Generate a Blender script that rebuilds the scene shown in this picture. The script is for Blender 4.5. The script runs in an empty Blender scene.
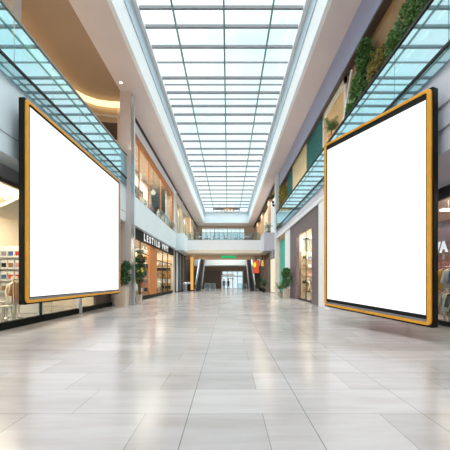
import bpy, bmesh, math, random
from mathutils import Vector, Matrix
random.seed(7)
S = bpy.context.scene
COL = S.collection
F = 300.0; CX = 228.0; CY = 280.0; EYE = 1.6

# ------------------------------------------------------------------ materials
def nt(name):
    m = bpy.data.materials.new(name); m.use_nodes = True
    return m, m.node_tree.nodes, m.node_tree.links
def mat(name, c, rough=.5, metal=0.0, var=.06, scale=3.0, spec=.5, bump=0.0, sub=None):
    m, n, l = nt(name); b = n['Principled BSDF']
    b.inputs['Roughness'].default_value = rough; b.inputs['Metallic'].default_value = metal
    b.inputs['Specular IOR Level'].default_value = spec
    tc = n.new('ShaderNodeTexCoord'); nz = n.new('ShaderNodeTexNoise'); nz.inputs['Scale'].default_value = scale
    nz.inputs['Detail'].default_value = 4
    l.new(tc.outputs['Object'], nz.inputs['Vector'])
    r = n.new('ShaderNodeValToRGB')
    a = tuple(max(0, x*(1-var)) for x in c); d = tuple(min(1, x*(1+var)) for x in c)
    r.color_ramp.elements[0].color = (*a, 1); r.color_ramp.elements[1].color = (*d, 1)
    r.color_ramp.elements[0].position = .3; r.color_ramp.elements[1].position = .7
    l.new(nz.outputs['Fac'], r.inputs['Fac']); l.new(r.outputs['Color'], b.inputs['Base Color'])
    if bump:
        bp = n.new('ShaderNodeBump'); bp.inputs['Strength'].default_value = bump
        l.new(nz.outputs['Fac'], bp.inputs['Height']); l.new(bp.outputs['Normal'], b.inputs['Normal'])
    return m
def glow(name, c, s):
    m, n, l = nt(name); n.remove(n['Principled BSDF'])
    e = n.new('ShaderNodeEmission'); e.inputs['Color'].default_value = (*c, 1); e.inputs['Strength'].default_value = s
    l.new(e.outputs[0], n['Material Output'].inputs[0]); return m
def glass(name, tint, refl, rough=.02, fres=False):
    m, n, l = nt(name); n.remove(n['Principled BSDF'])
    t = n.new('ShaderNodeBsdfTransparent'); t.inputs['Color'].default_value = (*tint, 1)
    g = n.new('ShaderNodeBsdfGlossy'); g.inputs['Roughness'].default_value = rough
    g.inputs['Color'].default_value = (.76, .97, 1, 1)
    x = n.new('ShaderNodeMixShader'); x.inputs[0].default_value = refl
    l.new(t.outputs[0], x.inputs[1]); l.new(g.outputs[0], x.inputs[2]); l.new(x.outputs[0], n['Material Output'].inputs[0])
    return m
def stripes(name, c1, c2, scale, axis='Y', rough=.5):
    m, n, l = nt(name); b = n['Principled BSDF']; b.inputs['Roughness'].default_value = rough
    tc = n.new('ShaderNodeTexCoord'); w = n.new('ShaderNodeTexWave'); w.bands_direction = axis
    w.inputs['Scale'].default_value = scale; w.inputs['Distortion'].default_value = 1.5; w.inputs['Detail'].default_value = 3
    l.new(tc.outputs['Object'], w.inputs['Vector'])
    r = n.new('ShaderNodeValToRGB'); r.color_ramp.elements[0].color = (*c1, 1); r.color_ramp.elements[1].color = (*c2, 1)
    l.new(w.outputs['Fac'], r.inputs['Fac']); l.new(r.outputs['Color'], b.inputs['Base Color']); return m
def checker(name, c1, c2, scale):
    m, n, l = nt(name); b = n['Principled BSDF']; b.inputs['Roughness'].default_value = .75
    tc = n.new('ShaderNodeTexCoord'); v = n.new('ShaderNodeTexVoronoi'); v.inputs['Scale'].default_value = scale
    l.new(tc.outputs['Object'], v.inputs['Vector'])
    r = n.new('ShaderNodeValToRGB'); r.color_ramp.elements[0].color = (*c2, 1); r.color_ramp.elements[1].color = (*c1, 1)
    r.color_ramp.elements[0].position = .3; r.color_ramp.elements[1].position = .5
    l.new(v.outputs['Distance'], r.inputs['Fac']); l.new(r.outputs['Color'], b.inputs['Base Color']); return m
def floor_mat():
    m, n, l = nt('polished_stone_tiles'); b = n['Principled BSDF']
    tc = n.new('ShaderNodeTexCoord'); mp = n.new('ShaderNodeMapping')
    mp.inputs['Location'].default_value = (.47, -.69, 0)
    l.new(tc.outputs['Object'], mp.inputs['Vector'])
    def brick(width, mort):
        k = n.new('ShaderNodeTexBrick'); k.offset = .37; k.squash = 1
        k.inputs['Scale'].default_value = 1; k.inputs['Brick Width'].default_value = width
        k.inputs['Row Height'].default_value = .80; k.inputs['Mortar Size'].default_value = mort
        k.inputs['Mortar Smooth'].default_value = .2; k.inputs['Bias'].default_value = 0
        l.new(mp.outputs[0], k.inputs['Vector']); return k
    k = brick(1.4, .0045)
    k.inputs['Color1'].default_value = (.315, .30, .30, 1); k.inputs['Color2'].default_value = (.40, .385, .385, 1)
    k.inputs['Mortar'].default_value = (.17, .165, .165, 1)
    # long straight joints running down the hall
    sx = n.new('ShaderNodeSeparateXYZ'); l.new(mp.outputs[0], sx.inputs[0])
    dv = n.new('ShaderNodeMath'); dv.operation = 'DIVIDE'; dv.inputs[1].default_value = 1.4; l.new(sx.outputs['X'], dv.inputs[0])
    pp = n.new('ShaderNodeMath'); pp.operation = 'PINGPONG'; pp.inputs[1].default_value = .5; l.new(dv.outputs[0], pp.inputs[0])
    lt = n.new('ShaderNodeMath'); lt.operation = 'LESS_THAN'; lt.inputs[1].default_value = .0035; l.new(pp.outputs[0], lt.inputs[0])
    # streaky veining along the hall width
    mp2 = n.new('ShaderNodeMapping'); mp2.inputs['Scale'].default_value = (.55, 3.2, 1); l.new(tc.outputs['Object'], mp2.inputs['Vector'])
    nz = n.new('ShaderNodeTexNoise'); nz.inputs['Scale'].default_value = 1.6; nz.inputs['Detail'].default_value = 7
    l.new(mp2.outputs[0], nz.inputs['Vector'])
    vr = n.new('ShaderNodeValToRGB'); vr.color_ramp.elements[0].color = (.86, .84, .83, 1); vr.color_ramp.elements[1].color = (1.0, 1.0, 1.0, 1)
    vr.color_ramp.elements[0].position = .35; vr.color_ramp.elements[1].position = .65
    l.new(nz.outputs['Fac'], vr.inputs['Fac'])
    mu = n.new('ShaderNodeMix'); mu.data_type = 'RGBA'; mu.blend_type = 'MULTIPLY'; mu.inputs['Factor'].default_value = 1
    l.new(k.outputs['Color'], mu.inputs['A']); l.new(vr.outputs['Color'], mu.inputs['B'])
    mx = n.new('ShaderNodeMix'); mx.data_type = 'RGBA'; mx.inputs['B'].default_value = (.12, .12, .12, 1)
    g1 = n.new('ShaderNodeMath'); g1.operation = 'COMPARE'; g1.inputs[1].default_value = 1.4; g1.inputs[2].default_value = 1.75; l.new(sx.outputs['X'], g1.inputs[0])
    g2 = n.new('ShaderNodeMath'); g2.operation = 'MULTIPLY'; l.new(lt.outputs[0], g2.inputs[0]); l.new(g1.outputs[0], g2.inputs[1])
    l.new(g2.outputs[0], mx.inputs['Factor']); l.new(mu.outputs['Result'], mx.inputs['A'])
    l.new(mx.outputs['Result'], b.inputs['Base Color'])
    rr = n.new('ShaderNodeMapRange'); rr.inputs['To Min'].default_value = .12; rr.inputs['To Max'].default_value = .3
    l.new(nz.outputs['Fac'], rr.inputs['Value']); l.new(rr.outputs[0], b.inputs['Roughness'])
    b.inputs['Specular IOR Level'].default_value = .55
    bp = n.new('ShaderNodeBump'); bp.inputs['Strength'].default_value = .05; bp.inputs['Distance'].default_value = .02
    l.new(nz.outputs['Fac'], bp.inputs['Height']); l.new(bp.outputs['Normal'], b.inputs['Normal'])
    return m

M = dict(
 floor=floor_mat(),
 soffit=mat('pinkish_beige_plaster', (.70, .60, .575), .6, var=.03, scale=.5),
 fascia=mat('pale_blue_grey_panel', (.70, .80, .86), .38, var=.03, scale=.6),
 fascia_far=mat('lavender_grey_panel', (.62, .62, .70), .4, var=.03, scale=.6),
 white=mat('white_paint', (.85, .86, .88), .4, var=.02),
 brown_ceiling=mat('brown_plaster', (.36, .245, .165), .6, var=.05, scale=.4),
 tan=mat('tan_plaster', (.58, .43, .30), .55, var=.05),
 beige=mat('beige_stone', (.62, .54, .46), .45, var=.06, scale=2),
 cream=mat('cream_plaster', (.80, .70, .56), .55, var=.04),
 grey=mat('grey_paint', (.33, .33, .35), .5),
 lavender=mat('lavender_paint', (.36, .38, .54), .45, var=.04),
 dark=mat('near_black_metal', (.016, .016, .018), .5, spec=.25),
 black=mat('black_housing', (.013, .015, .012), .6, spec=.15),
 brown_dark=mat('dark_brown_panel', (.085, .06, .045), .5), brown_mid=mat('brown_grey_panel', (.24, .195, .165), .5),
 gold=mat('golden_orange_frame', (.82, .37, .03), .38, metal=.15, var=.05, scale=2),
 steel=mat('brushed_steel', (.62, .66, .70), .28, metal=.8),
 rail=mat('bronze_grey_rail', (.30, .26, .22), .35, metal=.6),
 bar=mat('grey_skylight_steel', (.21, .21, .23), .45),
 barthin=mat('green_grey_bar', (.16, .25, .25), .45),
 orange=stripes('orange_slat_wood', (.46, .145, .03), (.60, .22, .06), 6, 'Z'),
 wood=mat('honey_panel', (.74, .46, .20), .6, var=.05),
 brownwood=mat('brown_panel', (.38, .21, .085), .5, var=.06),
 curtain=mat('golden_curtain_cloth', (.80, .62, .36), .8),
 teal=checker('teal_mesh', (.006, .14, .13), (.003, .04, .045), 9),
 tealcloth=mat('teal_cloth', (.03, .40, .33), .6),
 plum=mat('plum_brown_cladding', (.155, .115, .125), .45, var=.1, scale=4, bump=.05),
 plumwall=mat('plum_wall', (.36, .16, .18), .6),
 leaf=mat('leaf_green', (.10, .21, .06), .3, var=.65, scale=9),
 leaf2=mat('dark_leaf_green', (.05, .13, .05), .4, var=.6, scale=7),
 leafy=mat('yellow_green_leaf', (.30, .27, .05), .5, var=.7, scale=5),
 bark=mat('bark', (.16, .10, .06), .8),
 soil=mat('soil', (.04, .03, .02), .9),
 planter=mat('tan_stone_planter', (.56, .47, .38), .55),
 terracotta=mat('terracotta', (.50, .25, .13), .7),
 ledge=mat('blue_grey_ledge', (.33, .39, .47), .4),
 skyglass=glass('skylight_glass', (.96, .995, 1), .04),
 balglass=glass('blue_tinted_balustrade_glass', (.48, .76, .84), .68, .03),
 balglass2=glass('lower_tinted_glass', (.42, .58, .66), .42, .03),
 shopglass=glass('shop_glass', (.93, .96, .96), .06),
 railglass=glass('rail_glass', (.80, .86, .88), .12),
 screen=glow('backlit_white_panel', (1, 1, 1), 1.25),
 cove=glow('warm_cove_lamp', (1, .74, .36), 1.9),
 lamp=glow('warm_lamp', (1, .90, .72), 4),
 lampcool=glow('white_lamp', (1, .97, .92), 3),
 amber=glow('amber_lit_panel', (1, .50, .12), .85),
 green=glow('lit_green_sign', (.03, .48, .16), 1.0),
 red=glow('red_screen', (.85, .14, .05), .8),
 yellow=glow('yellow_lit_panel', (1, .85, .08), .95),
 doorlight=glow('daylight_beyond_doors', (.80, .93, 1), 1.0),
 creamlight=glow('lit_cream_panel', (1, .86, .62), .95),
 headgrey=mat('lilac_grey_paint', (.52, .51, .56), .5), bluegrey=mat('blue_grey_metal', (.46, .56, .64), .45),
 chrome=mat('chrome', (.75, .75, .75), .15, metal=1),
 letter=glow('lit_white_letter', (1, 1, 1), .95),
 skin=mat('skin', (.55, .36, .27), .5), hair=mat('dark_hair', (.03, .02, .015), .6),
 cloth_dark=mat('dark_cloth', (.02, .022, .025), .8), cloth_navy=mat('navy_cloth', (.03, .035, .06), .8),
 man=mat('cream_mannequin', (.80, .72, .58), .4),
 step=mat('escalator_step', (.10, .10, .11), .45, metal=.5),
 panelgrey=mat('grey_escalator_panel', (.20, .20, .22), .4, metal=.3),
)
CLOTH = {k: mat(k + '_fabric', c, .8) for k, c in dict(
    cream=(.80, .72, .58), black=(.02, .02, .022), white=(.82, .80, .78), brown=(.28, .15, .08), grey=(.32, .32, .33),
    red=(.55, .06, .05), mustard=(.62, .38, .06), blue=(.08, .16, .38), tan=(.55, .40, .25), pink=(.66, .36, .36)).items()}

# ------------------------------------------------------------------ mesh building
class MB:
    def __init__(s): s.v = []; s.f = []
    def add(s, vs, fs):
        o = len(s.v); s.v += [Vector(p) for p in vs]; s.f += [tuple(i+o for i in f) for f in fs]; return s
    def box(s, x0, x1, y0, y1, z0, z1):
        x0, x1 = sorted((x0, x1)); y0, y1 = sorted((y0, y1)); z0, z1 = sorted((z0, z1))
        return s.add([(x0,y0,z0),(x1,y0,z0),(x1,y1,z0),(x0,y1,z0),(x0,y0,z1),(x1,y0,z1),(x1,y1,z1),(x0,y1,z1)],
                     [(3,2,1,0),(4,5,6,7),(0,1,5,4),(1,2,6,5),(2,3,7,6),(3,0,4,7)])
    def hexa(s, a, b):   # two quads (lists of 4 points), a below/back, b front
        return s.add(list(a)+list(b), [(3,2,1,0),(4,5,6,7),(0,1,5,4),(1,2,6,5),(2,3,7,6),(3,0,4,7)])
    def tube(s, p, q, r, n=10, r2=None):
        p = Vector(p); q = Vector(q); r2 = r if r2 is None else r2
        d = (q-p).normalized(); u = d.orthogonal().normalized(); w = d.cross(u)
        vs = []
        for c, rr in ((p, r), (q, r2)):
            for i in range(n):
                a = 2*math.pi*i/n; vs.append(c + u*math.cos(a)*rr + w*math.sin(a)*rr)
        fs = [(i, (i+1) % n, n+(i+1) % n, n+i) for i in range(n)] + [tuple(range(n))[::-1], tuple(range(n, 2*n))]
        return s.add(vs, fs)
    def lathe(s, c, prof, n=18):
        c = Vector(c); vs = []; fs = []
        for r, z in prof:
            for i in range(n):
                a = 2*math.pi*i/n; vs.append(c + Vector((r*math.cos(a), r*math.sin(a), z)))
        for k in range(len(prof)-1):
            for i in range(n):
                fs.append((k*n+i, k*n+(i+1) % n, (k+1)*n+(i+1) % n, (k+1)*n+i))
        fs.append(tuple(range(n))[::-1]); fs.append(tuple(range((len(prof)-1)*n, len(prof)*n)))
        return s.add(vs, fs)
    def ball(s, c, rx, ry, rz, n=10, m=7):
        c = Vector(c); vs = []; fs = []
        for k in range(m+1):
            t = math.pi*k/m
            for i in range(n):
                a = 2*math.pi*i/n
                vs.append(c + Vector((rx*max(.01, math.sin(t))*math.cos(a), ry*max(.01, math.sin(t))*math.sin(a), -rz*math.cos(t))))
        for k in range(m):
            for i in range(n): fs.append((k*n+i, k*n+(i+1) % n, (k+1)*n+(i+1) % n, (k+1)*n+i))
        return s.add(vs, fs)
    def prism(s, pts, off):   # outline in 3-D extruded by vector
        n = len(pts); off = Vector(off)
        return s.add([Vector(p) for p in pts] + [Vector(p)+off for p in pts],
                     [tuple(range(n))[::-1], tuple(range(n, 2*n))] + [(i, (i+1) % n, n+(i+1) % n, n+i) for i in range(n)])
    def ribbon(s, path, th, z0, z1):  # plan path extruded up, thickness th on its left
        nn = []
        for i, p in enumerate(path):
            a = Vector((*path[max(0, i-1)], 0)); b = Vector((*path[min(len(path)-1, i+1)], 0))
            d = (b-a).normalized(); nn.append(Vector((-d.y, d.x, 0)))
        for i in range(len(path)-1):
            a = Vector((*path[i], 0)); b = Vector((*path[i+1], 0))
            q = [a, b, b+nn[i+1]*th, a+nn[i]*th]
            s.hexa([p+Vector((0, 0, z0)) for p in q], [p+Vector((0, 0, z1)) for p in q])
        return s
    def build(s, name, m, parent=None, origin=None, smooth=False, bevel=0):
        if origin is None:
            if parent is not None: origin = (0, 0, 0); off = wloc(parent)
            else:
                xs = [p.x for p in s.v]; ys = [p.y for p in s.v]; zs = [p.z for p in s.v]
                origin = ((min(xs)+max(xs))/2, (min(ys)+max(ys))/2, min(zs)); off = Vector(origin)
        else: off = Vector(origin)
        me = bpy.data.meshes.new(name); me.from_pydata([p-off for p in s.v], [], s.f)
        bm = bmesh.new(); bm.from_mesh(me); bmesh.ops.recalc_face_normals(bm, faces=bm.faces); bm.to_mesh(me); bm.free()
        if smooth:
            for p in me.polygons: p.use_smooth = True
        me.materials.append(m)
        o = bpy.data.objects.new(name, me); COL.objects.link(o)
        if parent is not None: o.parent = parent
        else: o.location = origin
        if bevel:
            b = o.modifiers.new('bevel', 'BEVEL'); b.width = bevel; b.segments = 2; b.limit_method = 'ANGLE'
        return o
def wloc(o):
    v = Vector((0, 0, 0))
    while o is not None: v = v + o.location; o = o.parent
    return v
def tag(o, label, cat, group=None, kind=None):
    o['label'] = label; o['category'] = cat
    if group: o['group'] = group
    if kind: o['kind'] = kind
    return o
def thing(name, label, cat, loc, group=None):
    o = bpy.data.objects.new(name, None); COL.objects.link(o); o.location = loc; o.empty_display_size = .2
    return tag(o, label, cat, group)
def struct(name, mb, m, parent=None, label=None):
    o = mb.build(name, m, parent)
    if parent is None:
        o['kind'] = 'structure'
        if label: o['label'] = label
    return o
def copytree(o, loc=None, parent=None, rotz=None):
    c = o.copy(); COL.objects.link(c)
    if parent is not None: c.parent = parent
    if loc is not None: c.location = loc
    if rotz is not None: c.rotation_euler = (0, 0, rotz)
    for ch in list(o.children): copytree(ch, parent=c)
    return c
def B(*a): return MB().box(*a)

# ------------------------------------------------------------------ camera
cam = bpy.data.cameras.new('camera'); co = bpy.data.objects.new('camera', cam); COL.objects.link(co)
co.location = (0, 0, EYE); co.rotation_euler = (math.pi/2, 0, 0)
cam.sensor_width = 36; cam.lens = F/450*36; cam.shift_x = -(CX-225)/450; cam.shift_y = (CY-225)/450
cam.clip_start = .05; cam.clip_end = 300
S.camera = co

# ------------------------------------------------------------------ world
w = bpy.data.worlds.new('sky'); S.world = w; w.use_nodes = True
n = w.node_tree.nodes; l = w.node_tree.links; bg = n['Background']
tc = n.new('ShaderNodeTexCoord'); sx = n.new('ShaderNodeSeparateXYZ'); l.new(tc.outputs['Generated'], sx.inputs[0])
nz = n.new('ShaderNodeTexNoise'); nz.inputs['Scale'].default_value = 4; nz.inputs['Detail'].default_value = 4
l.new(tc.outputs['Generated'], nz.inputs['Vector'])
cr = n.new('ShaderNodeValToRGB'); cr.color_ramp.elements[0].color = (.74, .95, .98, 1); cr.color_ramp.elements[1].color = (.97, 1, 1, 1)
cr.color_ramp.elements[0].position = .40; cr.color_ramp.elements[1].position = .62
l.new(nz.outputs['Fac'], cr.inputs['Fac'])
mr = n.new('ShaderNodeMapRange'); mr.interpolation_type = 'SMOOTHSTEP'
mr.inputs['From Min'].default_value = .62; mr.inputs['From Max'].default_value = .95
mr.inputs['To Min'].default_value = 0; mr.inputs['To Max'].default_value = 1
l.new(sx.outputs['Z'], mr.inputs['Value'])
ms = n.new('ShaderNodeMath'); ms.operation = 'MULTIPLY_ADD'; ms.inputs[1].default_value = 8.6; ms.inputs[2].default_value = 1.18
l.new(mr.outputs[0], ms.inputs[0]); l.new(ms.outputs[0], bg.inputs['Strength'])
mc = n.new('ShaderNodeMix'); mc.data_type = 'RGBA'; mc.inputs['B'].default_value = (1, .955, .935, 1)
l.new(mr.outputs[0], mc.inputs['Factor']); l.new(cr.outputs['Color'], mc.inputs['A']); l.new(mc.outputs['Result'], bg.inputs['Color'])

def area(name, loc, sx_, sy_, e, c=(1, .86, .68), rot=(0, 0, 0)):
    d = bpy.data.lights.new(name, 'AREA'); d.shape = 'RECTANGLE'; d.size = sx_; d.size_y = sy_; d.energy = e; d.color = c
    o = bpy.data.objects.new(name, d); COL.objects.link(o); o.location = loc; o.rotation_euler = rot; return o

# ------------------------------------------------------------------ SETTING
YB = -7.0; YE = 66.7; ZS = 13.6
struct('floor', B(-15, 15, YB, 72, -.3, 0), M['floor'])
struct('wall_back', B(-15, 15, YB-.3, YB, 0, 17), M['white'])
# left upper slab with its fascia, in two runs
struct('trim_1', B(-14, -6.5, YB, 19.0, 5.3, 7.65), M['fascia'], label='pale blue slab edge of the near left upper walkway')
struct('trim_2', B(-14, -6.5, 19.0, 40, 5.45, 7.45), M['fascia'], label='pale blue slab edge above the black shop sign')
struct('trim_3', MB().box(-6.52, -6.49, YB, 19.0, 5.88, 5.91), M['grey'], label='thin joint line along the left slab edge')
# ceilings
struct('ceiling', B(-6.84, -5.2, YB, YE, ZS, ZS+.25), M['soffit'], label='pinkish flat soffit band left of the skylight')
struct('ceiling', B(4.48, 5.74, YB, YE, ZS, ZS+.25), M['soffit'], label='pinkish flat soffit band right of the skylight')
struct('ceiling', B(-5.2, 4.48, 63.2, YE, ZS, ZS+.25), M['soffit'], label='pinkish soffit strip beyond the far end of the skylight')
struct('ceiling', B(-14.3, -6.84, YB, 20.4, ZS+.1, ZS+.4), M['brown_ceiling'], label='brown ceiling over the left upper walkway')
struct('ceiling', B(-14.3, -6.84, 20.4, YE, ZS+.1, ZS+.4), M['tan'], label='tan ceiling over the far left upper shops')
struct('ceiling', B(5.74, 14.3, YB, YE, ZS, ZS+.3), M['brown_ceiling'], label='brown ceiling over the right upper walkway')
struct('trim_4', B(5.74, 6.12, YB, 34.0, 12.05, ZS), M['lavender'], label='lavender beam face below the right soffit')
struct('trim_5', B(5.78, 6.12, YB, 34.0, 11.98, 12.05), M['brown_dark'], label='lavender beam underside coloured dark for its shade')  # dark brown stands in for the shading under the beam
struct('trim_6', B(-7.0, -6.82, 19.9, YE, 13.25, ZS), M['dark'], label='dark slot between left upper shops and soffit')
struct('trim_7', B(5.74, 5.9, 34.0, YE, 13.2, ZS), M['dark'], label='dark slot between far right upper shops and soffit')
# skylight well
ZG = 16.3
struct('trim_8', B(-5.2, -5.0, YB, 63.2, ZS, ZG+.3), M['white'], label='white left side of the skylight well')
struct('trim_9', B(4.28, 4.48, YB, 63.2, ZS, ZG+.3), M['white'], label='white right side of the skylight well')
struct('trim_10', B(-5.2, 4.48, 63, 63.2, ZS, ZG+.3), M['fascia'], label='pale blue far end of the skylight well')
struct('trim_11', B(-5.2, 4.48, YB-.2, YB, ZS, ZG+.3), M['white'], label='white near end of the skylight well')
win = struct('window_1', B(-5.0, -4.75, YB, 63, ZG-.28, ZG).box(4.03, 4.28, YB, 63, ZG-.28, ZG).box(-5, 4.28, 62.7, 63, ZG-.4, ZG), M['white'],
             label='long glass roof skylight of pale cyan panes and grey bars over the hall')
pane = MB().box(-5.0, 4.28, YB, 63, ZG+.02, ZG+.05).build('pane', M['skyglass'], win)
beams = [1.5, 3.2, 4.9, 6.6, 8.3, 10, 11.7, 13.2, 14.9, 16.1, 17.3, 18.8, 21.7, 23.4, 25.2, 26.5, 28, 30, 31.6, 33.4, 35, 36.8, 38.6, 40.5, 42.4, 44.4,
         46.5, 48.7, 51, 53.4, 55.8, 58.2, 60.6]
for y in beams: MB().box(-4.75, 4.03, y-.06, y+.06, ZG-.17, ZG).build('beam', M['bar'], win)
for y in (14.0, 20.2, 22.5, 24.3): MB().box(-4.75, 4.03, y-.025, y+.025, ZG-.1, ZG).build('beam', M['bar'], win)
for x in (-2.95, -.22, 2.38): MB().box(x-.05, x+.05, YB, 62.7, ZG-.25, ZG-.17).build('glazing_bar', M['barthin'], win)

struct('trim_22', B(-5.0, -4.96, YB, 62.9, 15.0, 16.0), M['bluegrey'], label='blue grey edge along the left of the skylight')
struct('trim_23', B(4.24, 4.28, YB, 62.9, 15.0, 16.0), M['bluegrey'], label='blue grey edge along the right of the skylight')
# column and steel downpipe on the left
struct('column_left', B(-6.9, -6.2, 19.1, 19.8, 0, ZS), M['soffit'], label='square beige column rising beside the left billboard')
pipe = MB().box(-6.2, -6.0, 19.15, 19.4, 0, 13.35).build('pilaster', M['steel']); pipe['kind'] = 'structure'; pipe['label'] = 'slim bluish steel pilaster against the left column'
p2 = MB().box(5.34, 5.78, 33.8, 34.3, 0, ZS).build('pilaster', M['white']); p2['kind'] = 'structure'; p2['label'] = 'slim white pilaster on the right of the far bridge'

# left walls
struct('wall_left', B(-14.3, -14, YB, YE, 0, ZS+.3), M['cream'])
struct('wall_right', B(14, 14.3, YB, YE, 0, ZS+.3), M['cream'])
struct('wall_left', B(-7.4, -7.2, YB, 5, 0, 5.3), M['grey'], label='grey wall on the near left, before the shops')
struct('wall_right', B(7.6, 7.8, YB, 3.5, 0, 4.85), M['grey'], label='grey wall on the near right, before the shops')

def room(side, y0, y1, xf, xb, zt, wallm, ceilm, label):
    s = 1 if side == 'right' else -1
    b = MB().box(s*xb, s*(xb+.15), y0, y1, 0, zt).box(s*xf, s*(xb+.15), y0-.12, y0, 0, zt).box(s*xf, s*(xb+.15), y1, y1+.12, 0, zt)
    struct('wall_'+side, b, wallm, label='%s walls inside %s' % (('plum' if wallm is M['plumwall'] else 'light'), label))
    struct('ceiling', B(s*(xf+.05), s*(xb+.15), y0, y1, zt-.12, zt), ceilm, label='ceiling inside %s' % label)

# ------------------------------------------------------------------ LEFT NEAR SHOP (Y 5 .. 18.6)
XL = 7.3
room('left', 5.0, 18.6, XL+.05, 11.6, 5.28, M['cream'], M['cream'], 'the near left shop')
sf = thing('shopfront', 'near left glass shopfront behind the left billboard, pale grey header and black plinth', 'shopfront', (-XL, 12, 0))
B(-XL, -XL+.12, 5, 18.6, 4.86, 5.3).build('header', M['headgrey'], sf); B(-XL, -XL+.14, 5, 18.6, 4.72, 4.86).build('header_edge', M['rail'], sf)
B(-XL-.02, -XL+.14, 5, 18.6, 0, .24).build('plinth', M['black'], sf)
for a, b in ((5.06, 9.3), (9.36, 11.6), (11.66, 14.6), (14.7, 16.5)):
    B(-XL+.03, -XL+.05, a, b, .24, 4.72).build('glass_pane', M['shopglass'], sf)
for y in (9.33, 11.63): B(-XL, -XL+.08, y-.025, y+.025, .24, 4.72).build('mullion', M['dark'], sf)
B(-XL-.02, -XL+.16, 14.42, 14.7, 0, 4.72).build('post', M['white'], sf)
B(-XL-.1, -XL+.06, 16.5, 18.6, .24, 4.72).build('dark_panel', M['brown_dark'], sf)
B(-XL+.06, -XL+.12, 14.75, 16.1, .95, 1.35).build('lit_screen', M['red'], sf)

# product shelf facing the hall
def shelf(name, label, x0, x1, y, zs, h, m, depth=.4):
    t = thing(name, label, 'shelf', ((x0+x1)/2, y, 0))
    B(x0-.03, x0, y, y+depth, 0, zs[-1]+h+.05).build('side_panel', m, t)
    B(x1, x1+.03, y, y+depth, 0, zs[-1]+h+.05).build('side_panel', m, t)
    B(x0, x1, y+depth-.02, y+depth, 0, zs[-1]+h+.05).build('back_panel', m, t)
    for z in zs: B(x0, x1, y, y+depth-.02, z-.03, z).build('shelf_board', m, t)
    return t
ROWS = ['bottom', 'second', 'third', 'top']
shelf('display_shelf', 'white display shelf of picture boxes in the near left shop', -11.45, -9.0, 14.2, [1.05, 1.6, 2.15, 2.7], .5, M['white'])
bc = ['red', 'blue', 'pink', 'black', 'red', 'grey', 'brown']
ORD = ['first', 'second', 'third', 'fourth', 'fifth', 'sixth', 'seventh', 'eighth', 'ninth']
protos = {}
for r in range(4):
    for c in range(7):
        k = bc[(c*3+r*2) % 7]; x = -11.3+c*.33; z = [1.05, 1.6, 2.15, 2.7][r]
        lab = 'white box with %s picture, %s from left in %s row of shelf' % (k, ORD[c], ROWS[r])
        if k not in protos:
            o = thing('picture_box', lab, 'box', (x, 14.36, z), 'picture boxes on the display shelf')
            ca = B(x-.13, x+.13, 14.24, 14.48, z, z+.40).build('carton', M['white'], o)
            b = MB().box(x-.11, x+.11, 14.228, 14.24, z+.06, z+.26); b.build('picture', CLOTH[k], ca)
            protos[k] = o
        else:
            o = copytree(protos[k], (x, 14.36, z)); o['label'] = lab

# clothing
def garment_mb(c, wd=.46, h=.85, th=.09, sleeves=True):
    x, y, z = c  # z = shoulder height; outline lies in the X-Z plane
    a = wd/2
    pts = [(-.07, 0), (-a, -.07), (-a-.10, -.5), (-a-.01, -.53), (-a+.05, -.22), (-a+.03, -h), (a-.03, -h), (a-.05, -.22), (a+.01, -.53), (a+.10, -.5), (a, -.07), (.07, 0), (0, -.06)] if sleeves \
        else [(-.06, 0), (-a*.6, -.03), (-a*.62, -.3), (-a*.5, -.42), (-a*1.1, -h), (a*1.1, -h), (a*.5, -.42), (a*.62, -.3), (a*.6, -.03), (.06, 0), (0, -.08)]
    return MB().prism([(x+p, y-th/2, z+q) for p, q in pts], (0, th, 0))
def rack(label, x, y0, y1, h, m=None):
    t = thing('clothes_rack', label, 'clothes rack', (x, (y0+y1)/2, 0)); m = m or M['chrome']
    MB().tube((x, y0, h), (x, y1, h), .018).build('rail', m, t)
    for y in (y0, y1):
        MB().tube((x, y, 0.02), (x, y, h), .018).build('upright', m, t)
        B(x-.25, x+.25, y-.02, y+.02, 0, .03).build('foot', m, t)
    return t
GP = {}
def hang(x, y, h, key, label, group, dress=False):
    k = (key, dress)
    if k not in GP:
        o = thing('dress' if dress else 'jacket', label, 'garment', (x, y, h), group)
        garment_mb((x, y, h-.1), h=1.15 if dress else .85, sleeves=not dress).build('cloth', CLOTH[key], o)
        MB().tube((x-.18, y, h-.14), (x, y, h-.06), .008).tube((x, y, h-.06), (x+.18, y, h-.14), .008).tube((x, y, h-.06), (x, y, h+.005), .006).build('hanger', M['chrome'], o)
        GP[k] = o
    else:
        o = copytree(GP[k], (x, y, h)); o['label'] = label; o['group'] = group
    return o
def rackset(where, x, y0, y1, h, keys, dress=False, group=None):
    rack('chrome clothes rack ' + where, x, y0, y1, h)
    nn = len(keys)
    for i, k in enumerate(keys):
        y = y0+.2+(y1-y0-.4)*i/max(1, nn-1)
        hang(x, y, h, k, '%s %s, %s from near end of rack %s' % (k, 'dress' if dress else 'jacket', ORD[i], where), 'garments on the rack ' + where, dress)
rackset('under the left billboard', -8.0, 11.2, 13.6, 1.62, ['brown', 'tan', 'mustard', 'black', 'cream', 'white', 'cream', 'tan'])

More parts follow.
